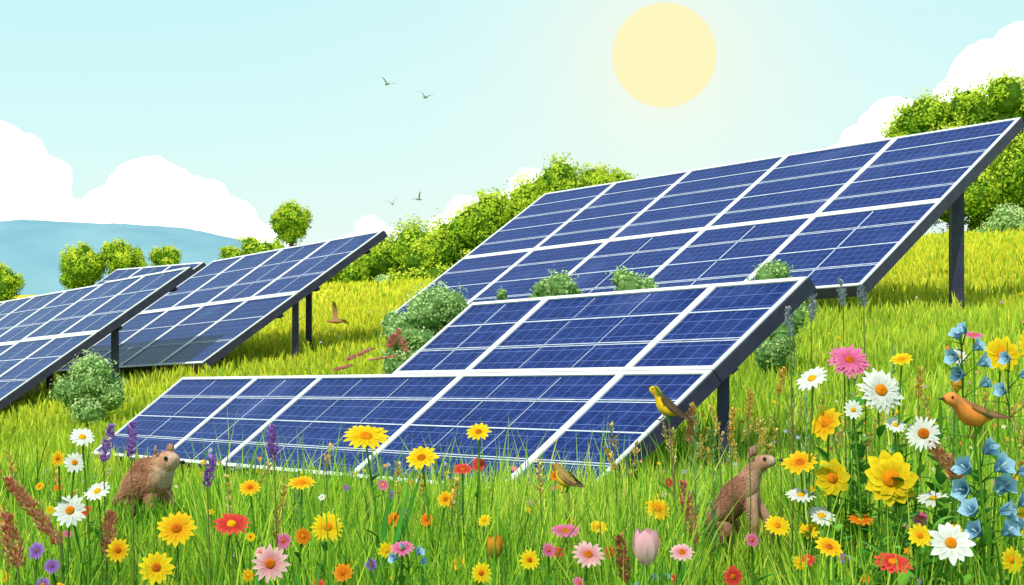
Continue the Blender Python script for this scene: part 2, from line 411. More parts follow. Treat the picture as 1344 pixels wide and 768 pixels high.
def tree(x,y,zrel,r,rz=None,name='deciduous_tree',dens=1200,ls=.10,extra=0,pal=PAL):
    rz=rz or r; g=tz(x,y); par=empty(name,(0,0,0)); zc=zrel+EYE
    mb=MB(); bc=(.11,.08,.05)
    top=zc
    tube(mb,[(x,y,g-.3),(x+.03,y,g+(top-g)*.4),(x-.04,y,g+(top-g)*.75),(x,y,top+.3*rz)],[.13*r,.10*r,.07*r,.02*r],bc,7)
    lob=[]
    k=6+extra
    for i in range(k):
        a=2*math.pi*i/k+random.uniform(-.3,.3); el=random.uniform(-.35,.75)
        cx=x+math.cos(a)*r*.5;cy=y+math.sin(a)*r*.5;cz=zc+el*rz*.6; rr=random.uniform(.42,.58)
        lob.append((cx,cy,cz,r*rr,r*rr,rz*rr))
        st=Vector((x,y,g+(top-g)*random.uniform(.5,.8)))
        tube(mb,[st,(st+Vector((cx,cy,cz)))/2+Vector((0,0,.05)),(cx,cy,cz)],[.05*r,.03*r,.012*r],bc,5)
    lob.append((x,y,zc+.45*rz,r*.5,r*.5,rz*.52)); lob.append((x,y,zc-.25*rz,r*.72,r*.72,rz*.6))
    mb.obj('trunk',M_bark,True,par)
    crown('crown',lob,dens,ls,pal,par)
    return par
tree(-33.8,120,1.9,1.9,2.1); tree(-30.7,120,2.2,1.8,2.0); tree(-27.8,122,2.4,1.3,1.4); tree(-39.6,118,.5,1.7); tree(-17.4,120,5.4,1.6,1.9)
tree(-35.8,125,.9,1.2)
def line_mass(name,lst,y0,dens,ls,pal=PAL,yv=3):
    lob=[]
    for (a,b,r) in lst:
        for k in range(3):
            rr=r*random.uniform(.5,.7)
            lob.append((a+random.uniform(-.5,.5)*r,y0+random.uniform(-yv,yv),b+EYE+random.uniform(-.4,.4)*r,rr,rr,rr))
        lob.append((a,y0,b+EYE,r*.86,r*.86,r*.86))
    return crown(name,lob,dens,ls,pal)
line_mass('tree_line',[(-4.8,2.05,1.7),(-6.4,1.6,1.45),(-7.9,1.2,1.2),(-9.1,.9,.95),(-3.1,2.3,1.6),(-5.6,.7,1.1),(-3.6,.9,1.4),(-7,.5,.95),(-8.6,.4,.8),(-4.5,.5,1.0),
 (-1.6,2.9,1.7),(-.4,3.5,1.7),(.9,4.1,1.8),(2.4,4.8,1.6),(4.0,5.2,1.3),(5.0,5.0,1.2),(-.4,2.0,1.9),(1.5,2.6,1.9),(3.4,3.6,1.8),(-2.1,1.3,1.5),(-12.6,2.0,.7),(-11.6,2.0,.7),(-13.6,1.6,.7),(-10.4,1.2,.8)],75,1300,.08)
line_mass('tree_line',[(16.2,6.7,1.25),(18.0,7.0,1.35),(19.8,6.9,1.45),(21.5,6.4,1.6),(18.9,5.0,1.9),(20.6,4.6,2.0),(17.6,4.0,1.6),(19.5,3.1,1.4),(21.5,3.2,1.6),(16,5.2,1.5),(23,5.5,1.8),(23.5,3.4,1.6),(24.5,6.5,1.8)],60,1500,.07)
def shrub(lst,dens=6000,ls=.02,pal=PAL2,name='shrub',coref=.75):
    lob=[]
    mb=MB(); x0=sum(l[0] for l in lst)/len(lst); y0=sum(l[1] for l in lst)/len(lst); g=tz(x0,y0)
    par=empty(name,(0,0,0))
    for (x,y,z,r) in lst:
        for k in range(4):
            rr=r*random.uniform(.42,.6); lob.append((x+random.uniform(-.5,.5)*r,y+random.uniform(-.4,.4)*r,z+EYE+random.uniform(-.15,.5)*r,rr,rr,rr))
        lob.append((x,y,z+EYE,r*.8,r*.8,r*.8))
        tube(mb,[(x0,y0,g-.1),((x+x0)/2,(y+y0)/2,(g+z+EYE)/2),(x,y,z+EYE)],[.03,.02,.008],(.1,.07,.04),5)
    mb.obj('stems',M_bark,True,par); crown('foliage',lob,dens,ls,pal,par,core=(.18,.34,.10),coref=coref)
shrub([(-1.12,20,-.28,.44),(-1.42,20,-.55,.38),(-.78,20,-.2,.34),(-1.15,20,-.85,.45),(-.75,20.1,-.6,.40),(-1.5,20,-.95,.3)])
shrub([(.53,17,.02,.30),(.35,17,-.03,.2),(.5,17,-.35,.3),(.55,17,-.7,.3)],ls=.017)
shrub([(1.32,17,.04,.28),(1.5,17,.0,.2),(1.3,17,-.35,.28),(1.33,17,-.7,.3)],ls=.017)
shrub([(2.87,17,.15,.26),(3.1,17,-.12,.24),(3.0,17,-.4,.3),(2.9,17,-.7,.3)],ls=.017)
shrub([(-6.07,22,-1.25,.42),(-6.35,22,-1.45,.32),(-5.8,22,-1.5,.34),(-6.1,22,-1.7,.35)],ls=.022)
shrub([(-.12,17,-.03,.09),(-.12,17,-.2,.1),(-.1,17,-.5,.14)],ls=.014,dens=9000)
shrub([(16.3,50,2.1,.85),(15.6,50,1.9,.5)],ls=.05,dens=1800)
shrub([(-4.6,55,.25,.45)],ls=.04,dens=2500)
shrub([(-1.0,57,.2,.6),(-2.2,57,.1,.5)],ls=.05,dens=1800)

# ---------------------------------------------------------------- distant hill, clouds, sun
def hill():
    nx,ny=120,24;v=[];
    for j in range(ny+1):
        for i in range(nx+1):
            x=-420+i/nx*560; t=j/ny
            pk=21.5*math.exp(-((x+118)/95)**2 if x>-118 else -((x+118)/160)**2)+1.2*math.sin(x*.03)
            prof=math.sin(math.pi*t)**.8
            v.append((x,380+t*120,max(pk,0)*prof*1.05+EYE-3+ .5*math.sin(x*.11+j)+.3*math.sin(x*.37+j*2)))
    f=[(j*(nx+1)+i,j*(nx+1)+i+1,(j+1)*(nx+1)+i+1,(j+1)*(nx+1)+i) for j in range(ny) for i in range(nx)]
    me=bpy.data.meshes.new('hill'); me.from_pydata(v,[],f); me.polygons.foreach_set('use_smooth',[True]*len(f))
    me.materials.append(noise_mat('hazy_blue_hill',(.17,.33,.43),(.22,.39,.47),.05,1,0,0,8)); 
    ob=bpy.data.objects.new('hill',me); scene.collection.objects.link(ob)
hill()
def cloud(lst,y):
    bm=bmesh.new()
    for (px,pz,r) in lst:
        for k in range(5):
            if k==0: ox=oy=oz=0;rr=r
            else:
                a=random.uniform(0,math.pi); ox=math.cos(a)*r*.68; oz=math.sin(a)*r*.55; oy=random.uniform(-.5,.5)*r; rr=r*random.uniform(.35,.52)
            mt=Matrix.Translation((px+ox,y+oy,pz+oz+EYE))@Matrix.Scale(rr,4)
            bmesh.ops.create_icosphere(bm,subdivisions=4,radius=1,matrix=mt)
    me=bpy.data.meshes.new('cloud'); bm.to_mesh(me); bm.free()
    me.polygons.foreach_set('use_smooth',[True]*len(me.polygons)); me.materials.append(M_cloud)
    ob=bpy.data.objects.new('cloud',me); scene.collection.objects.link(ob)
    tx=bpy.data.textures.new('cloud_puffs','CLOUDS'); tx.noise_scale=3.5; tx.noise_depth=3
    dm=ob.modifiers.new('puffs','DISPLACE'); dm.texture=tx; dm.strength=2.2; dm.texture_coords='GLOBAL'
cloud([(-205,50,18),(-190,40,16),(-196,28,22),(-172,22,15),(-143,36,17.5),(-158,28,14),(-126,32,14),(-112,25,13),(-101,18,10),(-92,12,9),(-140,16,20),(-175,10,20),(-115,10,16),(-205,8,20)],600)
cloud([(188,83,16),(203,91,16),(174,77,8),(150,66,11),(138,58,9),(160,60,11),(128,52,6),(185,66,16),(205,66,20),(205,45,20),(165,44,16),(145,46,12)],600)
cloud([(7,41,8),(14,35,8),(0,34,7),(-18,29,9),(-26,24,7),(-8,24,9),(8,24,10),(-56,25,5.5),(-50,20,6),(-62,19,5),(-40,14,8),(-18,14,10)],600)
def sun_disc():
    bm=bmesh.new(); bmesh.ops.create_icosphere(bm,subdivisions=5,radius=30.6)
    me=bpy.data.meshes.new('sun'); bm.to_mesh(me); bm.free(); me.polygons.foreach_set('use_smooth',[True]*len(me.polygons))
    m,nt,out=new_mat('sun_glow'); e=nt.nodes.new('ShaderNodeEmission'); e.inputs[0].default_value=(1,.93,.53,1); e.inputs[1].default_value=1.0
    nt.links.new(e.outputs[0],out.inputs[0]); me.materials.append(m)
    ob=bpy.data.objects.new('sun',me); scene.collection.objects.link(ob); ob.location=(90,900,140+EYE)
sun_disc()

# ---------------------------------------------------------------- flowers
G1=(.12,.30,.03);G2=(.05,.20,.02);G3=(.20,.40,.05)
YEL=((.88,.52,.01),(.92,.66,.02)); YOR=((.85,.30,.01),(.92,.58,.02)); WHT=((.80,.80,.74),(.86,.86,.84)); PNK=((.70,.09,.25),(.82,.20,.42))
PPK=((.72,.20,.27),(.85,.50,.52)); RED=((.62,.03,.03),(.78,.09,.06)); ORG=((.80,.16,.01),(.88,.30,.02)); PUR=((.20,.07,.42),(.34,.16,.6)); BLU=((.05,.16,.55),(.14,.36,.75))
C_OR=(.80,.22,.01); C_DK=(.55,.09,.01); C_YE=(.85,.45,.01)
def head(mb,c,n,r,cols,cen,npet,wid=.16,cr=.26,cup=.15,layers=1,blunt=.6,N=6,NU=16):
    a,b,n=frame(n); c=Vector(c)
    for L in range(layers):
        for i in range(npet):
            th=2*math.pi*(i+.5*L)/npet+random.uniform(-.07,.07); d=a*math.cos(th)+b*math.sin(th); s=n.cross(d)
            R=r*random.uniform(.88,1.06)*(1-.2*L); W=r*wid*random.uniform(.85,1.12); k=random.uniform(.88,1.08)
            cu=cup+.06*L+random.uniform(-.05,.05)
            vs=[];cs=[];fs=[]
            for j in range(N+1):
                u=j/N; rr=cr*r*.6+(R-cr*r*.6)*u
                w=W*(math.sin(math.pi*(.10+.86*u**(1/ (blunt+.5))))**.7 if u<1 else .12)
                h=cu*r*(u*1.1-1.25*u*u*.9)+.09*r*L
                col=mixc(cols[0],cols[1],min(1,u*1.5)); col=tuple(min(.92,x*k) for x in col)
                p=c+d*rr+n*h
                vs+=[p-s*w+n*w*.18,p,p+s*w+n*w*.18]; cs+=[tuple(x*.93 for x in col),tuple(x*.82 for x in col) if j<N*.7 else col,col]
                if j<N:
                    o=j*3; fs+=[(o,o+1,o+4,o+3),(o+1,o+2,o+5,o+4)]
            mb.add(vs,fs,cs)
    R=cr*r; vs=[];cs=[];fs=[];NV=5
    for j in range(NV+1):
        ph=math.pi/2*j/NV
        for i in range(NU):
            th=2*math.pi*i/NU; q=R*math.cos(ph)*(1 if j<NV else 0)*random.uniform(.93,1.07); h=R*.5*math.sin(ph)*random.uniform(.9,1.15)+(.03+.09*(layers-1))*r
            vs.append(c+a*q*math.cos(th)+b*q*math.sin(th)+n*h); cs.append(jit(mixc(cen,(.9,.5,.02),.3*(1-abs(j-1)/4.)),.22))
    for j in range(NV):
        for i in range(NU): fs.append((j*NU+i,j*NU+(i+1)%NU,(j+1)*NU+(i+1)%NU,(j+1)*NU+i))
    mb.add(vs,fs,cs)
    tube(mb,[c-n*r*.22,c-n*r*.08,c+n*r*.01],[r*.06,r*.2,r*.24],G1,8)
def stem(mb,x,y,c,n,r,nleaf=4,thick=.0035,ll=.09):
    c=Vector(c); g=tz(x,y); b=Vector((x+random.uniform(-.04,.04),y+random.uniform(-.03,.03),g-.02)); e=c-Vector(n).normalized()*r*.2
    pts=[]
    side=Vector((random.uniform(-.03,.03),random.uniform(-.02,.02),0))
    for i in range(8):
        u=i/7; p=b.lerp(e,u)+side*math.sin(math.pi*u); pts.append(p)
    pts.append(e+(c-e)*.5)
    tube(mb,pts,[thick*(1.3-.5*i/8) for i in range(9)],jit(G1,.2),6)
    for k in range(nleaf):
        u=random.uniform(.15,.85); p=b.lerp(e,u)+side*math.sin(math.pi*u); a=random.uniform(0,6.28)
        leaf(mb,p,(math.cos(a),math.sin(a)*.7,.7),(0,0,1),ll*random.uniform(.7,1.4),ll*.26,jit(random.choice((G1,G2,G3)),.15),.3)
def flower(name,x,y,z,r,cols,cen=C_OR,npet=16,wid=.15,tilt=None,**kw):
    mb=MB(); c=Vector((x,y,z+EYE))
    n=tilt if tilt is not None else (random.uniform(-.35,.35),-1,random.uniform(.15,.6))
    n=Vector(n).normalized(); g=tz(x,y)
    head(mb,c,n,r,cols,cen,npet,wid,**kw); stem(mb,x,y+.02,c,n,r,ll=.06+.5*r)
    return mb.obj(name,M_plant,True,origin=(x,y,g))
F=[
('white_daisy',-1.45,5,-.715,.057,WHT,C_OR,15,.17,{}),('white_daisy',-1.41,5,-.475,.045,WHT,C_YE,15,.16,{'tilt':(.3,-.7,.9)}),
('white_daisy',-1.435,5,-.558,.037,WHT,C_OR,14,.17,{}),('white_daisy',-1.36,5,-.653,.049,WHT,C_YE,15,.17,{'tilt':(-.2,-.6,.9)}),
('orange_daisy',-1.49,5,-.545,.027,YOR,C_DK,10,.22,{}),('yellow_daisy',-1.10,5,-.775,.066,YOR,C_DK,16,.18,{'tilt':(.1,-.8,.6)}),
('orange_daisy',-1.034,4,-.676,.033,YOR,C_DK,14,.17,{}),('yellow_daisy',-.934,4,-.722,.048,YEL,C_DK,13,.2,{}),
('red_daisy',-.92,5,-.76,.062,RED,C_YE,15,.17,{'tilt':(.1,-.55,.9)}),('orange_daisy',-.86,5,-.64,.038,YOR,C_DK,14,.18,{'tilt':(0,-.7,.8)}),
('pink_daisy',-.634,4,-.712,.053,PPK,C_DK,15,.15,{}),('yellow_daisy',-.69,5,-.625,.048,YOR,C_OR,14,.18,{'tilt':(0,-.4,.95)}),
('yellow_daisy',-.605,5,-.77,.056,YEL,C_OR,20,.12,{'tilt':(.1,-.8,.5)}),('orange_daisy',-.685,5,-.80,.030,ORG,C_OR,12,.24,{}),
('yellow_daisy',-.48,5,-.473,.080,YEL,C_OR,18,.15,{'tilt':(.1,-.45,.9)}),('yellow_daisy',-.297,5,-.543,.057,YEL,C_DK,14,.19,{'tilt':(-.1,-.6,.8)}),
('yellow_daisy',-.11,5,-.458,.044,YEL,C_DK,13,.19,{'tilt':(-.1,-.6,.8)}),('red_daisy',-.162,5,-.58,.034,RED,C_DK,10,.24,{'tilt':(0,-.5,.9)}),
('red_daisy',-.11,5.05,-.57,.026,RED,C_DK,10,.24,{}),('orange_daisy',-.218,5,-.678,.031,YOR,C_DK,12,.2,{}),
('orange_daisy',-.28,5,-.745,.025,ORG,C_DK,10,.24,{}),('orange_daisy',-.388,5,-.745,.026,ORG,C_DK,10,.24,{}),
('orange_daisy',-.444,4,-.736,.028,ORG,C_DK,12,.2,{}),('yellow_daisy',-.08,4,-.736,.030,YEL,C_DK,14,.17,{}),
('pink_daisy',-.75,5,-.815,.030,PNK,C_DK,12,.2,{}),('pink_daisy',-.288,4,-.672,.034,PNK,C_DK,14,.16,{'tilt':(0,-.5,.9)}),
('purple_aster',-1.248,4,-.678,.026,PUR,(.12,.04,.2),18,.12,{}),('purple_aster',-1.208,4,-.718,.022,PUR,(.12,.04,.2),18,.12,{}),
('yellow_daisy',.046,4,-.702,.030,YEL,C_DK,14,.16,{}),('pink_daisy',.096,4,-.676,.020,PNK,C_DK,12,.2,{}),
('pink_daisy',.175,5,-.783,.051,PNK,C_DK,16,.16,{'tilt':(0,-.35,.95)}),('pink_daisy',.2,4,-.688,.045,PPK,C_DK,15,.15,{'tilt':(.1,-.7,.7)}),
('yellow_daisy',.283,5,-.77,.036,YEL,C_OR,14,.18,{'tilt':(0,-.5,.9)}),('yellow_daisy',.478,5,-.71,.046,YOR,C_OR,15,.17,{'tilt':(.2,-.7,.6)}),
('pink_daisy',.446,4,-.682,.035,PPK,C_DK,14,.17,{'tilt':(0,-.6,.8)}),('yellow_daisy',.87,5,-.765,.046,YEL,C_OR,16,.17,{'tilt':(.1,-.7,.7)}),
('red_daisy',.58,4,-.746,.030,RED,C_DK,14,.2,{}),('orange_daisy',.945,5,-.558,.062,YOR,C_DK,13,.2,{'tilt':(-.2,-.5,.8)}),
('yellow_coneflower',1.05,5,-.608,.066,YEL,C_OR,9,.32,{'tilt':(.2,-.9,.2),'cr':.3}),('yellow_coneflower',1.215,4.9,-.600,.092,YEL,C_OR,11,.25,{'tilt':(0,-.95,.25),'layers':2,'cr':.31}),
('orange_daisy',1.03,5,-.428,.064,YOR,C_OR,10,.26,{'tilt':(-.8,-.6,.5)}),('white_daisy',.985,5,-.283,.058,WHT,C_YE,15,.16,{'tilt':(-.5,-.5,.8)}),
('white_daisy',1.208,5,-.323,.080,WHT,C_OR,18,.13,{'layers':2,'cr':.26,'tilt':(.1,-.9,.35)}),('pink_daisy',1.128,5.1,-.23,.073,PNK,C_DK,26,.10,{'layers':2,'tilt':(0,-.7,.6),'cr':.2}),
('white_daisy',1.12,5,-.385,.035,WHT,C_YE,13,.18,{}),('yellow_daisy',1.278,5,-.22,.042,YEL,C_OR,9,.28,{'tilt':(-.2,-.4,.9)}),
('white_daisy',1.258,5,-.435,.036,WHT,C_YE,13,.18,{'tilt':(.1,-.7,.7)}),('white_daisy',1.35,5,-.463,.062,WHT,C_DK,22,.10,{'cr':.3}),
('white_daisy',1.465,5,-.21,.032,WHT,C_YE,12,.18,{}),('yellow_coneflower',1.608,5,-.203,.064,YEL,C_OR,11,.25,{'tilt':(.1,-.9,.3),'cr':.3}),
('pink_daisy',1.515,5,-.14,.034,PNK,C_DK,18,.15,{'tilt':(0,-.3,.9)}),('white_daisy',.948,5,-.665,.050,WHT,C_YE,16,.15,{'tilt':(0,-.4,.95)}),
('white_daisy',1.015,5,-.733,.052,WHT,C_YE,17,.15,{'tilt':(.1,-.5,.85)}),('yellow_daisy',.975,5,-.778,.042,YEL,C_OR,14,.18,{'tilt':(0,-.6,.8)}),
('orange_daisy',1.145,5,-.745,.042,ORG,C_YE,12,.22,{'tilt':(0,-.35,.9)}),('yellow_daisy',.832,4,-.668,.038,YOR,C_DK,12,.22,{'tilt':(.1,-.6,.7)}),
('red_daisy',1.0,4,-.712,.052,RED,C_OR,13,.24,{'layers':2,'tilt':(0,-.4,.9)}),('white_daisy',1.383,5,-.678,.057,WHT,C_YE,16,.16,{'tilt':(-.1,-.35,.95)}),
('white_daisy',1.152,4,-.658,.062,WHT,C_OR,12,.22,{'tilt':(-.1,-.85,.5)}),('yellow_daisy',1.07,4,-.638,.034,YEL,C_OR,13,.19,{}),
('yellow_daisy',1.312,4,-.702,.036,YEL,C_OR,13,.2,{}),('pink_daisy',1.338,5,-.74,.027,PNK,C_DK,14,.2,{}),
('yellow_daisy',1.62,4.8,-.72,.05,YOR,C_OR,13,.2,{}),('pink_daisy',.63,4,-.65,.02,PNK,C_DK,12,.2,{}),('yellow_daisy',1.70,5,-.17,.05,YEL,C_OR,13,.2,{}),
('white_daisy',-1.75,5,-.66,.05,WHT,C_YE,15,.16,{}),('yellow_daisy',-1.8,5,-.8,.05,YEL,C_OR,15,.16,{}),
]
for (nm,x,y,z,r,cols,cen,npet,wid,kw) in F: flower(nm,x,y,z,r,cols,cen,npet,wid,**kw)

def spike(name,x,y,z0,x1,z1,r,c1,c2,n=150,sl=.014,mb0=None):
    mb=mb0 or MB(); g=tz(x,y); b=Vector((x,y,g)); m=Vector((x,y,z0+EYE)); e=Vector((x1,y,z1+EYE))
    tube(mb,[b,b.lerp(m,.5)+Vector((.01,0,0)),m,e],[.003,.0028,.002,.001],(.2,.22,.06),5)
    for i in range(n):
        u=random.random(); p=m.lerp(e,u); a=random.uniform(0,6.28); rr=r*(math.sin(math.pi*(.12+.85*u))**.6)*random.uniform(.25,1)
        d=Vector((math.cos(a),math.sin(a),0)); q=p+d*rr
        leaf(mb,q,d*.8+(e-m).normalized(),d+Vector((0,0,-.2)),sl*random.uniform(.7,1.3),sl*.6,jit(random.choice((c1,c2)),.2),0,3)
    if mb0 is None: return mb.obj(name,M_plant,True,origin=(x,y,g))
BR1=(.58,.20,.11);BR2=(.76,.40,.25);LV1=(.32,.12,.52);LV2=(.48,.26,.68);PK1=(.66,.24,.20);PK2=(.78,.42,.32)
spike('amaranth_spike',-1.245,4.2,-.695,-1.39,-.515,.026,BR1,BR2,420)
spike('amaranth_spike',-1.36,4.2,-.76,-1.395,-.61,.028,BR1,BR2,320)
spike('amaranth_spike',-1.33,5,-.86,-1.315,-.72,.030,BR1,BR2,300)
spike('amaranth_spike',.60,5,-.83,.56,-.62,.022,BR1,BR2,300)
spike('amaranth_spike',.30,4,-.76,.28,-.64,.018,BR1,(.3,.2,.06),200)
spike('amaranth_spike',1.48,5,-.62,1.36,-.48,.032,BR1,BR2,380)
spike('amaranth_spike',1.5,5.1,-.7,1.47,-.55,.028,BR1,BR2,260)
GO1=(.68,.42,.09);GO2=(.82,.58,.16)
for (x,a,x1,b) in ((.715,-.58,.712,-.44),(.86,-.6,.87,-.46),(1.05,-.4,1.07,-.3),(.93,-.5,.94,-.39),(1.6,-.42,1.61,-.3)):
    spike('golden_grass_spike',x,6,a,x1,b,.013,GO1,GO2,120)
for (a,b,c,d) in ((-1.34,-.56,-1.315,-.44),(-1.25,-.54,-1.245,-.43),(-.78,-.55,-.79,-.44),(-1.0,-.64,-.985,-.54)):
    spike('lavender_spike',a,5,b,c,d,.017,LV1,LV2,150,.014)
for (a,b,c,d) in ((1.13,.0,1.12,.09),(1.20,.0,1.19,.07),(.95,-.1,.94,-.0),(1.02,-.05,1.03,.04)):
    spike('lavender_spike',a,5.2,b-.05,c,d-.05,.013,(.3,.34,.42),(.42,.44,.55),80,.013)
for (x,z0,dx,dz) in ((-1.95,-.80,.30,.14),(-1.7,-.80,.32,.05),(-1.25,-.72,-.10,.28),(-1.45,-.66,.05,.16),(-2.1,-.92,.2,.06)):
    spike('red_plume_grass',x,18,z0,x+dx,z0+dz,.05,PK1,PK2,190,.032)
def seed_grass():
    mb=MB(); n=0
    while n<120:
        y=math.sqrt(random.uniform(4.6**2,12**2)); x=random.uniform(-.42,.42)*y
        if x<y*.12 and (random.random()<.55 or y>7): continue
        if near_animal(x,y): continue
        g=tz(x,y)-EYE; h=random.uniform(.40,.56)
        if float(plane_clip(np.array([x]),np.array([y]),np.array([g+EYE]),np.array([h+.2]))[0])<h+.19: continue
        spike('',x,y,g+h,x+random.uniform(-.05,.05),g+h+random.uniform(.08,.15),.010,GO1,random.choice((GO2,(.6,.6,.2),(.5,.5,.15))),34,.017,mb); n+=1
    mb.obj('seed_head_grass',M_plant,True)
seed_grass()
def tulip(name,x,y,z,h,c1,c2):
    mb=MB(); g=tz(x,y); c=Vector((x,y,z+EYE-h/2)); 
    tube(mb,[(x+.01,y,g-.02),(x-.005,y,(g+c.z)/2),(x,y,c.z)],[.005,.0045,.004],G1,7)
    for i in range(6):
        th=2*math.pi*i/6+.3; d=Vector((math.cos(th),math.sin(th),0)); s=Vector((-d.y,d.x,0)); vs=[];cs=[];fs=[];N=8;k=.96 if i%2 else 1.04
        for j in range(N+1):
            u=j/N; rad=h*.36*math.sin(math.pi*(.04+.72*u))**.7*k; w=h*.27*math.sin(math.pi*(.08+.90*u))**.6 if j<N else .001
            p=c+d*rad+Vector((0,0,h*u)); col=mixc(c1,c2,u)
            vs+=[p-s*w-d*w*.35,p,p+s*w-d*w*.35]; cs+=[col,tuple(q*.9 for q in col),col]
            if j<N: o=j*3; fs+=[(o,o+1,o+4,o+3),(o+1,o+2,o+5,o+4)]
        mb.add(vs,fs,cs)
    for a in (-1,1): leaf(mb,(x,y,g),(a*.25,-.1,1),(0,-1,0),.35,.045,G1,.05)
    return mb.obj(name,M_plant,True,origin=(x,y,g))
tulip('pink_tulip',.352,4,-.668,.095,(.88,.70,.62),(.90,.45,.56))
tulip('orange_tulip',-.045,4,-.668,.060,(.35,.40,.05),(.85,.30,.03))
tulip('orange_tulip',1.46,5,-.30,.05,(.85,.5,.05),(.85,.30,.03))
def bell(mb,c,n,r,c1,c2):
    """flared five-lobed bell: narrow throat, petals opening and pointed"""
    a,b,n=frame(n); c=Vector(c)
    for i in range(5):
        th=2*math.pi*i/5; d=a*math.cos(th)+b*math.sin(th); s=n.cross(d); N=8; vs=[];cs=[];fs=[]
        for j in range(N+1):
            u=j/N; rad=r*(.12+.30*math.sin(min(1,u*1.5)*1.57)+.85*max(0,u-.5)**1.3*1.6); h=r*1.5*(u-.25*u*u)
            w=r*(.16+.40*math.sin(math.pi*min(1,.05+.85*u)))
            if j==N: w=r*.03
            p=c+d*rad+n*h
            col=tuple(q*(.92+.12*(i%2)) for q in mixc(c1,c2,min(1,u*1.3)))
            vs+=[p-s*w-d*w*.25,p+d*r*.02,p+s*w-d*w*.25]; cs+=[col,tuple(q*.82 for q in col),col]
            if j<N: o=j*3; fs+=[(o,o+1,o+4,o+3),(o+1,o+2,o+5,o+4)]
        mb.add(vs,fs,cs)
    tube(mb,[c-n*r*.15,c+n*r*.15],[r*.06,r*.22],G1,7)
    tube(mb,[c+n*r*.2,c+n*r*1.1],[r*.05,r*.07],(.6,.75,.8),5)
def bellplant(x,y,top,bells):
    mb=MB(); g=tz(x,y); ztop=top+EYE
    tube(mb,[(x,y,g-.02),(x+.01,y,(g+ztop)/2),(x-.005,y,ztop)],[.006,.005,.002],G1,7)
    for (bx,bz,r) in bells:
        c=Vector((bx,y-.02+random.uniform(-.03,.03),bz+EYE)); sgn=1 if bx>x else -1
        n=Vector((sgn*.8+random.uniform(-.4,.4),-.5,random.uniform(.1,.9)))
        bell(mb,c,n,r*1.35,(.13,.33,.60),(.40,.66,.86))
        tube(mb,[(x,y,c.z-.04),c],[.002,.002],G1,5)
        leaf(mb,(x,y,c.z-.04),(sgn,random.uniform(-1,.3),.5),(0,0,1),.08,.022,G1,.3)
    return mb.obj('blue_bellflower',M_plant,True,origin=(x,y,g))
bellplant(1.295,4.2,-.44,[(1.256,-.494,.026),(1.319,-.483,.028),(1.262,-.547,.027),(1.335,-.537,.027),(1.262,-.605,.025),(1.335,-.60,.027),(1.277,-.66,.024),(1.34,-.66,.025),(1.30,-.44,.024)])
bellplant(1.385,4.25,-.45,[(1.40,-.495,.026),(1.375,-.54,.024),(1.41,-.59,.026),(1.39,-.66,.024)])
bellplant(1.36,4.6,-.10,[(1.34,-.139,.02),(1.39,-.17,.02),(1.335,-.195,.022),(1.40,-.215,.022),(1.36,-.25,.022),(1.41,-.28,.02),(1.36,-.12,.018)])
bellplant(1.50,4.6,-.15,[(1.49,-.20,.018),(1.52,-.25,.02),(1.48,-.3,.02),(1.53,-.34,.02)])
bellplant(-.27,4,-.66,[(-.30,-.69,.012),(-.25,-.685,.012),(-.28,-.67,.01),(-.24,-.71,.01)])
bellplant(.39,4.4,-.8,[(.40,-.82,.012),(.44,-.83,.012),(.37,-.85,.012)])
def broadleaf(x,y,h,n,L,W,cols,upright=1.2,name='broadleaf_plant'):
    mb=MB(); g=tz(x,y)
    tube(mb,[(x,y,g-.02),(x+random.uniform(-.02,.02),y,g+h*.5),(x+random.uniform(-.03,.03),y,g+h)],[.005,.004,.0015],G1,6)
    for i in range(n):
        u=(i+.5)/n; a=i*2.4+random.uniform(-.3,.3)
        leaf(mb,(x,y,g+h*u),(math.cos(a),math.sin(a)*.8,upright*random.uniform(.4,1.1)),(0,0,1),L*random.uniform(.7,1.2)*(1.1-.5*u),W*random.uniform(.8,1.2)*(1.1-.4*u),jit(random.choice(cols),.15),.35,8)
    return mb.obj(name,M_plant,True,origin=(x,y,g))
for (x,y,h) in ((1.17,5.1,.68),(1.08,5.1,.58),(1.25,4.9,.55),(1.04,4.9,.42),(1.12,4.6,.45),(1.2,4.5,.42),(1.38,4.9,.55),(1.06,4.6,.38),(1.3,4.7,.45),(1.2,5.3,.76),(1.5,4.9,.6),(1.1,4.3,.36),(.98,4.4,.33),(1.24,4.2,.4),(1.33,5.2,.7),(1.45,5.2,.72)):
    broadleaf(x,y,h,int(18+h*20),.14,.052,[G1,G2,(.07,.26,.04),(.16,.38,.06)])
def blades(x,y,n,L,W,col,name='broadleaf_grass'):
    mb=MB(); g=tz(x,y)
    for i in range(n):
        leaf(mb,(x+random.uniform(-.03,.03),y+random.uniform(-.02,.02),g-.02),(random.uniform(-.3,.3),random.uniform(-.2,.2),1),(random.uniform(-.4,.4),-1,0),L*random.uniform(.65,1.1),W,jit(col,.15),.05,8)
    return mb.obj(name,M_plant,True,origin=(x,y,g))
for (x,y,L) in ((-.47,5,.68),(-.43,4,.50),(-.2,4,.54),(-.8,4,.48),(-1.15,4.1,.5),(-1.28,4.2,.48),(-.6,4.1,.5),(.1,4.1,.46),(-.68,4.3,.54),(.55,4.1,.4),(-.36,4.2,.54),(.25,4.2,.46),(-.05,4.4,.5),(.42,4.3,.5)):
    blades(x,y,4,L,.030,(.07,.28,.04))
def feathery(x,y,h,col=(.20,.34,.14)):
    mb=MB(); g=tz(x,y); tube(mb,[(x,y,g),(x,y,g+h)],[.003,.001],col,5)
    for i in range(60):
        u=random.uniform(.3,1); a=random.uniform(0,6.28)
        leaf(mb,(x,y,g+h*u),(math.cos(a),math.sin(a),1.2),(0,0,1),.10*(1.25-u),.006,jit(col,.2),.1,3)
    return mb.obj('feathery_weed',M_plant,True,origin=(x,y,g))
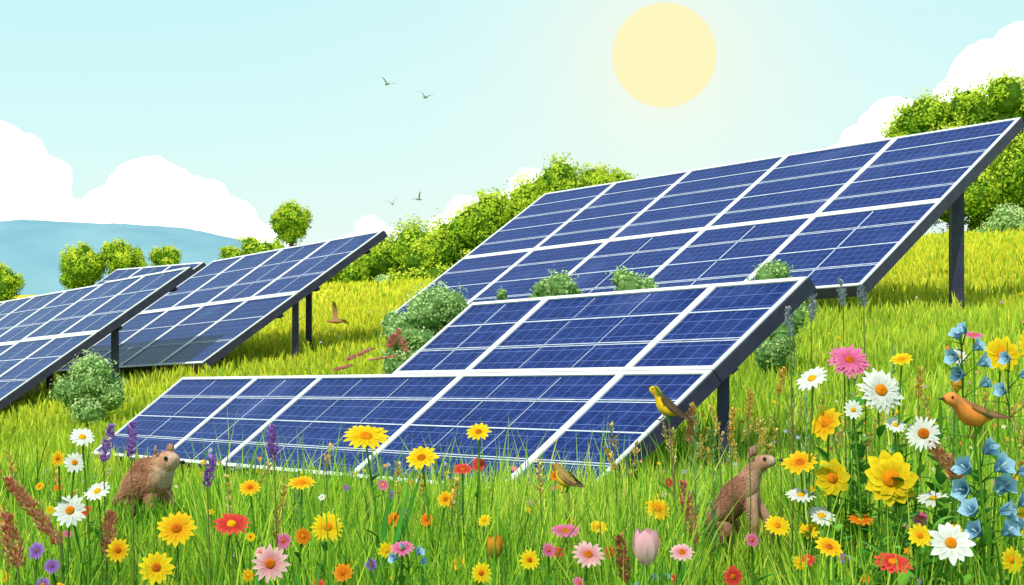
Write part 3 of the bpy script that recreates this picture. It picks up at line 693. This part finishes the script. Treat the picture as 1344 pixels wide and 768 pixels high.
for (x,y,h) in ((.66,5.5,.72),(.74,5.6,.66),(-.84,6,.55),(-.55,6,.6),(1.35,6,.85),(1.45,5.8,.95),(1.2,6.5,.9),(1.12,5.8,.8),(-.2,6,.5),(1.62,5.6,.9)):
    feathery(x,y,h)
def wild():
    mb=MB(); pal=[PNK,RED,YEL,ORG,WHT,BLU,PUR,YOR]
    n=0
    while n<380:
        d=math.sqrt(random.uniform(16,14**2)) if random.random()<.75 else random.uniform(10,34)
        x=random.uniform(-.42,.42)*d; g=tz(x,d); h=random.uniform(.26,.46)
        hc=float(plane_clip(np.array([x]),np.array([d]),np.array([g]),np.array([h+.05]))[0])
        n+=1
        if hc<h+.04 or near_animal(x,d): continue
        r=random.uniform(.008,.017)*(1+.05*d); cols=random.choice(pal); c=Vector((x,d,g+h)); nn=Vector((random.uniform(-.5,.5),-.8,random.uniform(.3,1)))
        a,b,nv=frame(nn); k=random.choice((5,6,8))
        tube(mb,[(x,d,g),c-nv*.004],[.0025,.0015],G1,4,False)
        vs=[c+nv*r*.12];cs=[C_YE]
        for i in range(k*2):
            th=math.pi*i/k; q=r if i%2==0 else r*.5
            vs.append(c+(a*math.cos(th)+b*math.sin(th))*q); cs.append(jit(cols[1],.12))
        mb.add(vs,[(0,i+1,(i+1)%(2*k)+1) for i in range(2*k)],cs)
    for i in range(105):
        d=random.uniform(4,6.3); x=random.uniform(-.40,.40)*d
        if near_animal(x,d): continue
        g=tz(x,d); h=random.uniform(.30,.50); nn=Vector((random.uniform(-.5,.5),-.8,random.uniform(.1,1)))
        c=Vector((x,d,g+h)); head(mb,c,nn,random.uniform(.014,.028),random.choice((YEL,YOR,PNK,WHT,ORG,PPK,RED,YEL,PUR)),random.choice((C_DK,C_OR,C_YE)),11,.2,N=3,NU=8)
        tube(mb,[(x+.01,d,g),(x-.01,d,g+h*.5),c-nn.normalized()*.004],[.003,.0025,.002],G1,4,False)
    mb.obj('wildflowers',M_plant,False)
wild()

# ---------------------------------------------------------------- animals
def skin_body(nodes,edges,lvl=2,root=0):
    me=bpy.data.meshes.new('tmp'); me.from_pydata([n[:3] for n in nodes],edges,[])
    ob=bpy.data.objects.new('tmp',me); scene.collection.objects.link(ob)
    md=ob.modifiers.new('s','SKIN'); md.use_smooth_shade=True
    for i,n in enumerate(nodes):
        sv=me.skin_vertices[0].data[i]; sv.radius=(n[3],n[3]); sv.use_root=(i==root)
    sb=ob.modifiers.new('b','SUBSURF'); sb.levels=lvl; sb.render_levels=lvl
    dg=bpy.context.evaluated_depsgraph_get(); dg.update()
    ev=ob.evaluated_get(dg); m2=bpy.data.meshes.new_from_object(ev)
    bpy.data.objects.remove(ob); return m2
def animal(name,origin,scale,nodes,edges,colf,eyes,nose,ears,furn=9000,furl=2.4,yaw=0):
    par=empty(name,origin); par.rotation_euler=(0,0,yaw)
    nd=[(n[0]*scale,n[1]*scale,n[2]*scale,n[3]*scale) for n in nodes]
    me=skin_body(nd,edges); me.name='body'
    nv=len(me.vertices); co=np.zeros(nv*3); me.vertices.foreach_get('co',co); co=co.reshape(-1,3)
    cols=np.array([colf(*(p/scale)) for p in co])
    ca=me.color_attributes.new('Col','FLOAT_COLOR','POINT'); arr=np.ones((nv,4),dtype=np.float32); arr[:,:3]=cols; ca.data.foreach_set('color',arr.ravel())
    me.materials.clear(); me.materials.append(M_fur); me.polygons.foreach_set('use_smooth',[True]*len(me.polygons))
    ob=bpy.data.objects.new('body',me); scene.collection.objects.link(ob); ob.parent=par
    me.calc_loop_triangles(); tri=np.array([t.vertices[:] for t in me.loop_triangles]); A=co[tri]
    cr=np.cross(A[:,1]-A[:,0],A[:,2]-A[:,0]); ar=np.linalg.norm(cr,axis=1); nr=cr/np.maximum(ar,1e-12)[:,None]
    pick=rng.choice(len(tri),furn,p=ar/ar.sum()); w=rng.random((furn,3)); w/=w.sum(1)[:,None]
    P=(A[pick]*w[:,:,None]).sum(1); N=nr[pick]
    flow=np.array((-1,0,-.6))+rng.normal(size=(furn,3))*.3
    d=N*.6+flow*.75; d/=np.linalg.norm(d,axis=1)[:,None]
    s=np.cross(d,N); s/=np.maximum(np.linalg.norm(s,axis=1),1e-9)[:,None]
    fl=np.where(P[:,0]/scale>eyes[0][0]-12,.4,1.0)
    L=(furl*fl*scale*rng.uniform(.5,1.3,furn))[:,None]; W=.3*scale
    V=np.stack([P-s*W,P+s*W,P+d*L],1).reshape(-1,3)
    C=np.array([colf(*(p/scale)) for p in P])*rng.choice([.5,.8,1.0,1.25,1.6],furn)[:,None]; C=np.repeat(C[:,None],3,1).reshape(-1,3)
    np_mesh('fur',V,np.arange(furn*3),np.arange(furn)*3,np.full(furn,3),np.clip(C,0,1),M_fur,False,par)
    def ball(nm,p,r,mat,sc=(1,1,1)):
        bm=bmesh.new(); bmesh.ops.create_icosphere(bm,subdivisions=3,radius=r*scale); 
        for v in bm.verts: v.co=Vector((v.co.x*sc[0],v.co.y*sc[1],v.co.z*sc[2]))
        m=bpy.data.meshes.new(nm); bm.to_mesh(m); bm.free(); m.materials.append(mat); m.polygons.foreach_set('use_smooth',[True]*len(m.polygons))
        o=bpy.data.objects.new(nm,m); scene.collection.objects.link(o); o.parent=par; o.location=Vector(p)*scale
    for e in eyes: ball('eye',e[:3],e[3],M_black)
    ball('nose',nose[:3],nose[3],M_black,(1,1,.8))
    mb=MB()
    for (ex,ey,ez,er) in ears:
        c=Vector((ex,ey,ez))*scale; R=er*scale; vs=[c+Vector((R*.15,0,0))];cs=[(.50,.28,.2)]
        sy=1 if ey>0 else -1
        for i in range(12):
            th=2*math.pi*i/12; vs.append(c+Vector((-.1*R+.45*R*math.cos(th),sy*.65*R*math.cos(th),R*math.sin(th)*1.0+.3*R))); cs.append(tuple(q*.6 for q in colf(ex,ey,ez)))
        for i in range(12):
            th=2*math.pi*i/12; vs.append(c+Vector((-.5*R+.35*R*math.cos(th),sy*.5*R*math.cos(th),R*math.sin(th)*.9+.2*R))); cs.append(colf(ex,ey,ez))
        fs=[(0,i+1,(i+1)%12+1) for i in range(12)]+[(i+1,i+13,(i+1)%12+13,(i+1)%12+1) for i in range(12)]
        mb.add(vs,fs,cs)
    mb.obj('ears',M_fur,True,par)
    return par
s=.0048
def mcol(x,y,z):
    c=(.44,.21,.13)
    if z>52 and x<16: c=(.34,.15,.09)
    if x>14 and z>38: c=(.56,.31,.20)
    if x>22 and z<58: c=(.66,.44,.32)
    if x>35: c=(.62,.40,.30)
    if z<14: c=(.28,.13,.08)
    return c
mx,my=-2.13,9.0; mz=tz(mx,my)
nodes=[(-22,0,33,24),(-4,0,42,28),(12,0,46,24),(19,0,58,18),(26,0,66,15.5),(34,0,65,12),(41,0,62,9),
 (10,-12,28,9),(15,-14,13,6),(21,-15,4,5),(12,12,28,9),(17,14,13,6),(23,14,4,5),
 (-20,-14,19,14),(-10,-17,9,7),(-18,-17,4,5),(-8,-17,3,4),(-20,14,19,14),(-10,17,9,7),(-18,17,4,5),(-8,17,3,4),
 (-40,0,16,9),(-54,0,10,7),(-63,0,9,3)]
edges=[(0,1),(1,2),(2,3),(3,4),(4,5),(5,6),(2,7),(7,8),(8,9),(2,10),(10,11),(11,12),(0,13),(13,14),(14,15),(15,16),(0,17),(17,18),(18,19),(19,20),(0,21),(21,22),(22,23)]
animal('marmot',(mx,my,mz),s,nodes,edges,mcol,[(33,-11.4,70,2.6),(33,11.4,70,2.6)],(49.5,0,65,3.4),[(20,-13,78,6),(20,13,78,6)],furn=15000,furl=5.5,yaw=-.5)
s=.0034
def wcol(x,y,z):
    c=(.38,.18,.12)
    if z>60 and x<0: c=(.30,.135,.09)
    if z>100: c=(.46,.25,.17)
    if x>32: c=(.58,.40,.31)
    if x>8 and 40<z<=108: c=(.54,.32,.22)
    if z<26: c=(.22,.10,.07)
    return c
wx,wy=.985,6.5; wz=tz(wx,wy)
nodes=[(-26,0,54,23),(-10,0,72,21),(4,0,86,16),(12,0,102,11),(21,0,117,13),(33,0,119,8.5),(42,0,118.5,5.5),
 (12,-10,64,9),(17,-12,46,6.5),(17,-12,28,4.8),(18,-12,9,4),(24,-12,4,4.5),
 (14,10,64,9),(27,12,48,6.5),(31,12,30,4.8),(33,12,9,4),(39,12,4,4.5),
 (-26,-14,40,16),(-14,-17,30,9),(-28,-17,16,5.5),(-26,-17,4,4.2),(-16,-17,3,4),
 (-26,14,40,15),(-12,17,30,9),(-24,17,16,5.5),(-20,17,4,4.2),(-11,17,3,4),
 (-42,0,38,9),(-50,0,22,8),(-51,0,4,6.5),(-46,-3,-4,3)]
edges=[(0,1),(1,2),(2,3),(3,4),(4,5),(5,6),(2,7),(7,8),(8,9),(9,10),(10,11),(2,12),(12,13),(13,14),(14,15),(15,16),
 (0,17),(17,18),(18,19),(19,20),(20,21),(0,22),(22,23),(23,24),(24,25),(25,26),(0,27),(27,28),(28,29),(29,30)]
animal('marten',(wx,wy,wz),s,nodes,edges,wcol,[(29,-9.2,122.5,2.2),(29,9.2,122.5,2.2)],(47.5,0,120.5,2.8),[(13,-11,128,7),(13,11,128,7)],furn=15000,furl=3.4,yaw=-.35)

def loft(mb,secs,colf,seg=14):
    vs=[];cs=[];fs=[]
    for (x,z,ry,rz) in secs:
        for k in range(seg):
            t=2*math.pi*k/seg; p=Vector((x,ry*math.cos(t),z+rz*math.sin(t))); vs.append(p); cs.append(colf(p.x,p.y,p.z))
    n=len(secs)
    for i in range(n-1):
        for k in range(seg): fs.append((i*seg+k,i*seg+(k+1)%seg,(i+1)*seg+(k+1)%seg,(i+1)*seg+k))
    fs.append(tuple(range(seg))); fs.append(tuple((n-1)*seg+k for k in range(seg))[::-1]); mb.add(vs,fs,cs)
def bird(name,loc,size,yaw,pitch,breast,back,headc,wingc,beak=(.08,.06,.05),legs=True):
    mb=MB(); 
    def cf(x,y,z):
        t=z-.35*x+.04
        c=breast if t<.08 else back
        if x>.34: c=headc if (t<.04 or x>.48) else mixc(headc,back,.5)
        return jit(c,.12)
    loft(mb,[(-.42,-.02,.02,.03),(-.34,-.02,.08,.07),(-.2,-.03,.15,.14),(-.03,-.04,.205,.205),(.14,-.01,.215,.22),(.28,.06,.18,.20),(.38,.15,.135,.15),(.46,.21,.13,.135),(.55,.225,.115,.12),(.62,.215,.075,.08),(.66,.205,.03,.04)],cf,18)
    loft(mb,[(.63,.205,.035,.04),(.70,.205,.02,.024),(.80,.20,.003,.003)],lambda x,y,z:beak,8)
    for sy in (-1,1):
        for i in range(11):
            u=i/10; b=Vector((.22-.30*u,sy*(.21-.02*u),.12-.13*u+.02)); 
            leaf(mb,b,(-1,sy*-.08,-.02-.16*(1-u)),(0,sy,.35),.34+.28*u*(1 if i>4 else .8),.12,jit(mixc(back,wingc,min(1,u*1.6)),.25),.05,5)
    for i in range(6):
        a=(i-2.5)*.05
        leaf(mb,(-.34,a*.3,.0),(-1,a*1.4,-.05),(0,0,1),.50-.02*abs(i-2.5),.075,jit(wingc,.2),.0,4)
    if legs:
        for sy in (-1,1):
            tube(mb,[(.02,sy*.07,-.2),(.0,sy*.07,-.30),(.05,sy*.06,-.42)],[.016,.011,.010],(.2,.1,.06),5)
            for a in (-.5,0,.5): tube(mb,[(.05,sy*.06,-.42),(.13,sy*.06+a*.12,-.435)],[.010,.004],(.2,.1,.06),4)
            tube(mb,[(.05,sy*.06,-.42),(-.03,sy*.06,-.435)],[.010,.004],(.2,.1,.06),4)
    par=empty(name,loc); par.rotation_euler=(0,pitch,yaw); par.scale=(size,size,size)
    mb.obj('plumage',M_fur,True,par)
    for sy in (-1,1):
        bm=bmesh.new(); bmesh.ops.create_icosphere(bm,subdivisions=2,radius=.026); m=bpy.data.meshes.new('eye'); bm.to_mesh(m); bm.free(); m.materials.append(M_black)
        o=bpy.data.objects.new('eye',m); scene.collection.objects.link(o); o.parent=par; o.location=(.555,sy*.108,.25)
    return par
bird('robin',(1.245,4.1,-.325+EYE),.150,math.pi+.3,-.10,(.90,.30,.06),(.34,.15,.07),(.85,.28,.07),(.22,.11,.06))
bird('yellow_finch',(.615,6,-.45+EYE),.15,math.pi-.35,-.45,(.90,.58,.03),(.10,.07,.04),(.75,.46,.03),(.09,.06,.04))
bird('goldfinch',(.215,6,-.735+EYE),.135,math.pi-.9,-.2,(.85,.56,.04),(.30,.20,.06),(.34,.2,.04),(.10,.07,.04))
def twig(pts,name='reed_stalk',r=.004,col=(.30,.22,.10)):
    mb=MB(); tube(mb,pts,[r*(1-.5*i/len(pts)) for i in range(len(pts))],col,6)
    for p in pts[1:]:
        leaf(mb,p,(random.uniform(-1,1),-.3,1),(0,-1,0),.12,.012,G1,.2)
    return mb.obj(name,M_plant,True)
twig([(.66,6,tz(.66,6)),(.64,6,.5),(.62,6,EYE-.52),(.60,6,EYE-.44)])
twig([(.24,6,tz(.24,6)),(.23,6,.35),(.215,6,EYE-.79)])
twig([(1.30,4.15,tz(1.3,4.15)),(1.29,4.12,.6),(1.245,4.1,EYE-.392),(1.15,4.09,EYE-.375)],'flower_stalk',.004,G1)
spike('reed_plume',.70,6,-.60,.71,-.46,.022,(.48,.22,.09),(.62,.36,.16),200)
def flyer(name,loc,span,yaw,roll,col,flap=.35):
    mb=MB(); cf=lambda x,y,z:jit(col,.1)
    loft(mb,[(-.30,0,.01,.01),(-.2,0,.05,.04),(0,0,.075,.07),(.16,.01,.055,.055),(.25,.02,.045,.045),(.31,.015,.02,.02),(.36,.01,.003,.003)],cf,10)
    for i in range(4): leaf(mb,(-.2,0,0),(-1,(i-1.5)*.3,0),(0,0,1),.24,.07,jit(col,.1),0,3)
    for sy in (-1,1):
        N=8;vs=[];cs=[];fs=[]
        for j in range(N+1):
            u=j/N; y=sy*(.04+.56*u); z=flap*(u*1.1-u*u*.75)*.6+.02; ch=.17*(1-u**2.2)+.01; sw=-.14*max(0,u-.4)+.08*min(u,.4)
            vs+=[(sw+ch*.5,y,z),(sw,y,z+.012),(sw-ch*.6,y,z-.005)]; cs+=[jit(col,.1)]*3
            if j<N: o=j*3; fs+=[(o,o+1,o+4,o+3),(o+1,o+2,o+5,o+4)]
        mb.add(vs,fs,cs)
    par=empty(name,loc); par.rotation_euler=(roll,0,yaw); par.scale=(span,)*3
    mb.obj('plumage',M_fur,True,par); return par
GR=(.22,.30,.30)
flyer('gull',(-4.92,60,8.2+EYE),.62,2.1,.35,GR,1.0); flyer('gull',(-3.42,60,7.68+EYE),.62,1.2,.3,GR,1.0)
flyer('gull',(-4.7,60,3.48+EYE),.5,1.9,-.3,GR,1.6); flyer('gull',(-3.66,60,3.66+EYE),.5,.9,-.6,GR,1.6)
flyer('sparrow',(-2.32,20,-.38+EYE),.42,2.7,.7,(.42,.22,.09),1.5); flyer('sparrow',(-3.6,40,-.38+EYE),.40,2.8,.5,(.40,.2,.08),1.4)

# ---------------------------------------------------------------- light, world, camera
to_sun=Vector((-.30,-.52,.80)).normalized()
el=math.asin(to_sun.z); az=math.atan2(to_sun.x,to_sun.y)
w=bpy.data.worlds.new('World'); scene.world=w; w.use_nodes=True; nt=w.node_tree; nt.nodes.clear()
out=nt.nodes.new('ShaderNodeOutputWorld'); sky=nt.nodes.new('ShaderNodeTexSky'); sky.sky_type='NISHITA'; sky.sun_disc=False
sky.sun_elevation=el; sky.sun_rotation=az
b1=nt.nodes.new('ShaderNodeBackground'); b1.inputs[1].default_value=.12; nt.links.new(sky.outputs[0],b1.inputs[0])
tc=nt.nodes.new('ShaderNodeTexCoord'); sp=nt.nodes.new('ShaderNodeSeparateXYZ'); nt.links.new(tc.outputs['Generated'],sp.inputs[0])
rp=nt.nodes.new('ShaderNodeValToRGB'); e=rp.color_ramp.elements
e[0].position=0; e[0].color=(.90,1,.93,1); e[1].position=.5; e[1].color=(.66,.92,.95,1); x=e.new(.19); x.color=(.60,.96,.98,1); x=e.new(.09); x.color=(.72,1,.97,1)
nt.links.new(sp.outputs[2],rp.inputs[0])
dp=nt.nodes.new('ShaderNodeVectorMath'); dp.operation='DOT_PRODUCT'; nt.links.new(tc.outputs['Generated'],dp.inputs[0])
dp.inputs[1].default_value=Vector((90,900,140)).normalized()
mxm=nt.nodes.new('ShaderNodeMath'); mxm.operation='MAXIMUM'; mxm.inputs[1].default_value=0
nt.links.new(dp.outputs['Value'],mxm.inputs[0])
def glow(prev,power,amt,col):
    pw=nt.nodes.new('ShaderNodeMath'); pw.operation='POWER'; pw.inputs[1].default_value=power; nt.links.new(mxm.outputs[0],pw.inputs[0])
    ml=nt.nodes.new('ShaderNodeMath'); ml.operation='MULTIPLY'; ml.inputs[1].default_value=amt; nt.links.new(pw.outputs[0],ml.inputs[0])
    mx=nt.nodes.new('ShaderNodeMix'); mx.data_type='RGBA'; mx.inputs[7].default_value=col
    nt.links.new(ml.outputs[0],mx.inputs[0]); nt.links.new(prev,mx.inputs[6]); return mx.outputs[2]
o1=glow(rp.outputs[0],60,.5,(.90,1,.92,1)); o2=glow(o1,420,.7,(1,1,.80,1))
b2=nt.nodes.new('ShaderNodeBackground'); b2.inputs[1].default_value=1.0; nt.links.new(o2,b2.inputs[0])
ms=nt.nodes.new('ShaderNodeMixShader'); ms.inputs[0].default_value=.93; nt.links.new(b1.outputs[0],ms.inputs[1]); nt.links.new(b2.outputs[0],ms.inputs[2]); nt.links.new(ms.outputs[0],out.inputs[0])
sl=bpy.data.lights.new('sun_light','SUN'); sl.energy=3.5; sl.angle=math.radians(.5); sl.color=(1,.94,.80)
so=bpy.data.objects.new('sun_light',sl); scene.collection.objects.link(so); so.rotation_euler=to_sun.to_track_quat('Z','Y').to_euler()
cam=bpy.data.cameras.new('camera'); co=bpy.data.objects.new('camera',cam); scene.collection.objects.link(co)
co.location=(0,0,EYE); co.rotation_euler=(math.radians(90),0,0); cam.sensor_width=36; cam.lens=2000/1344*36; cam.clip_start=.05; cam.clip_end=6000
scene.camera=co
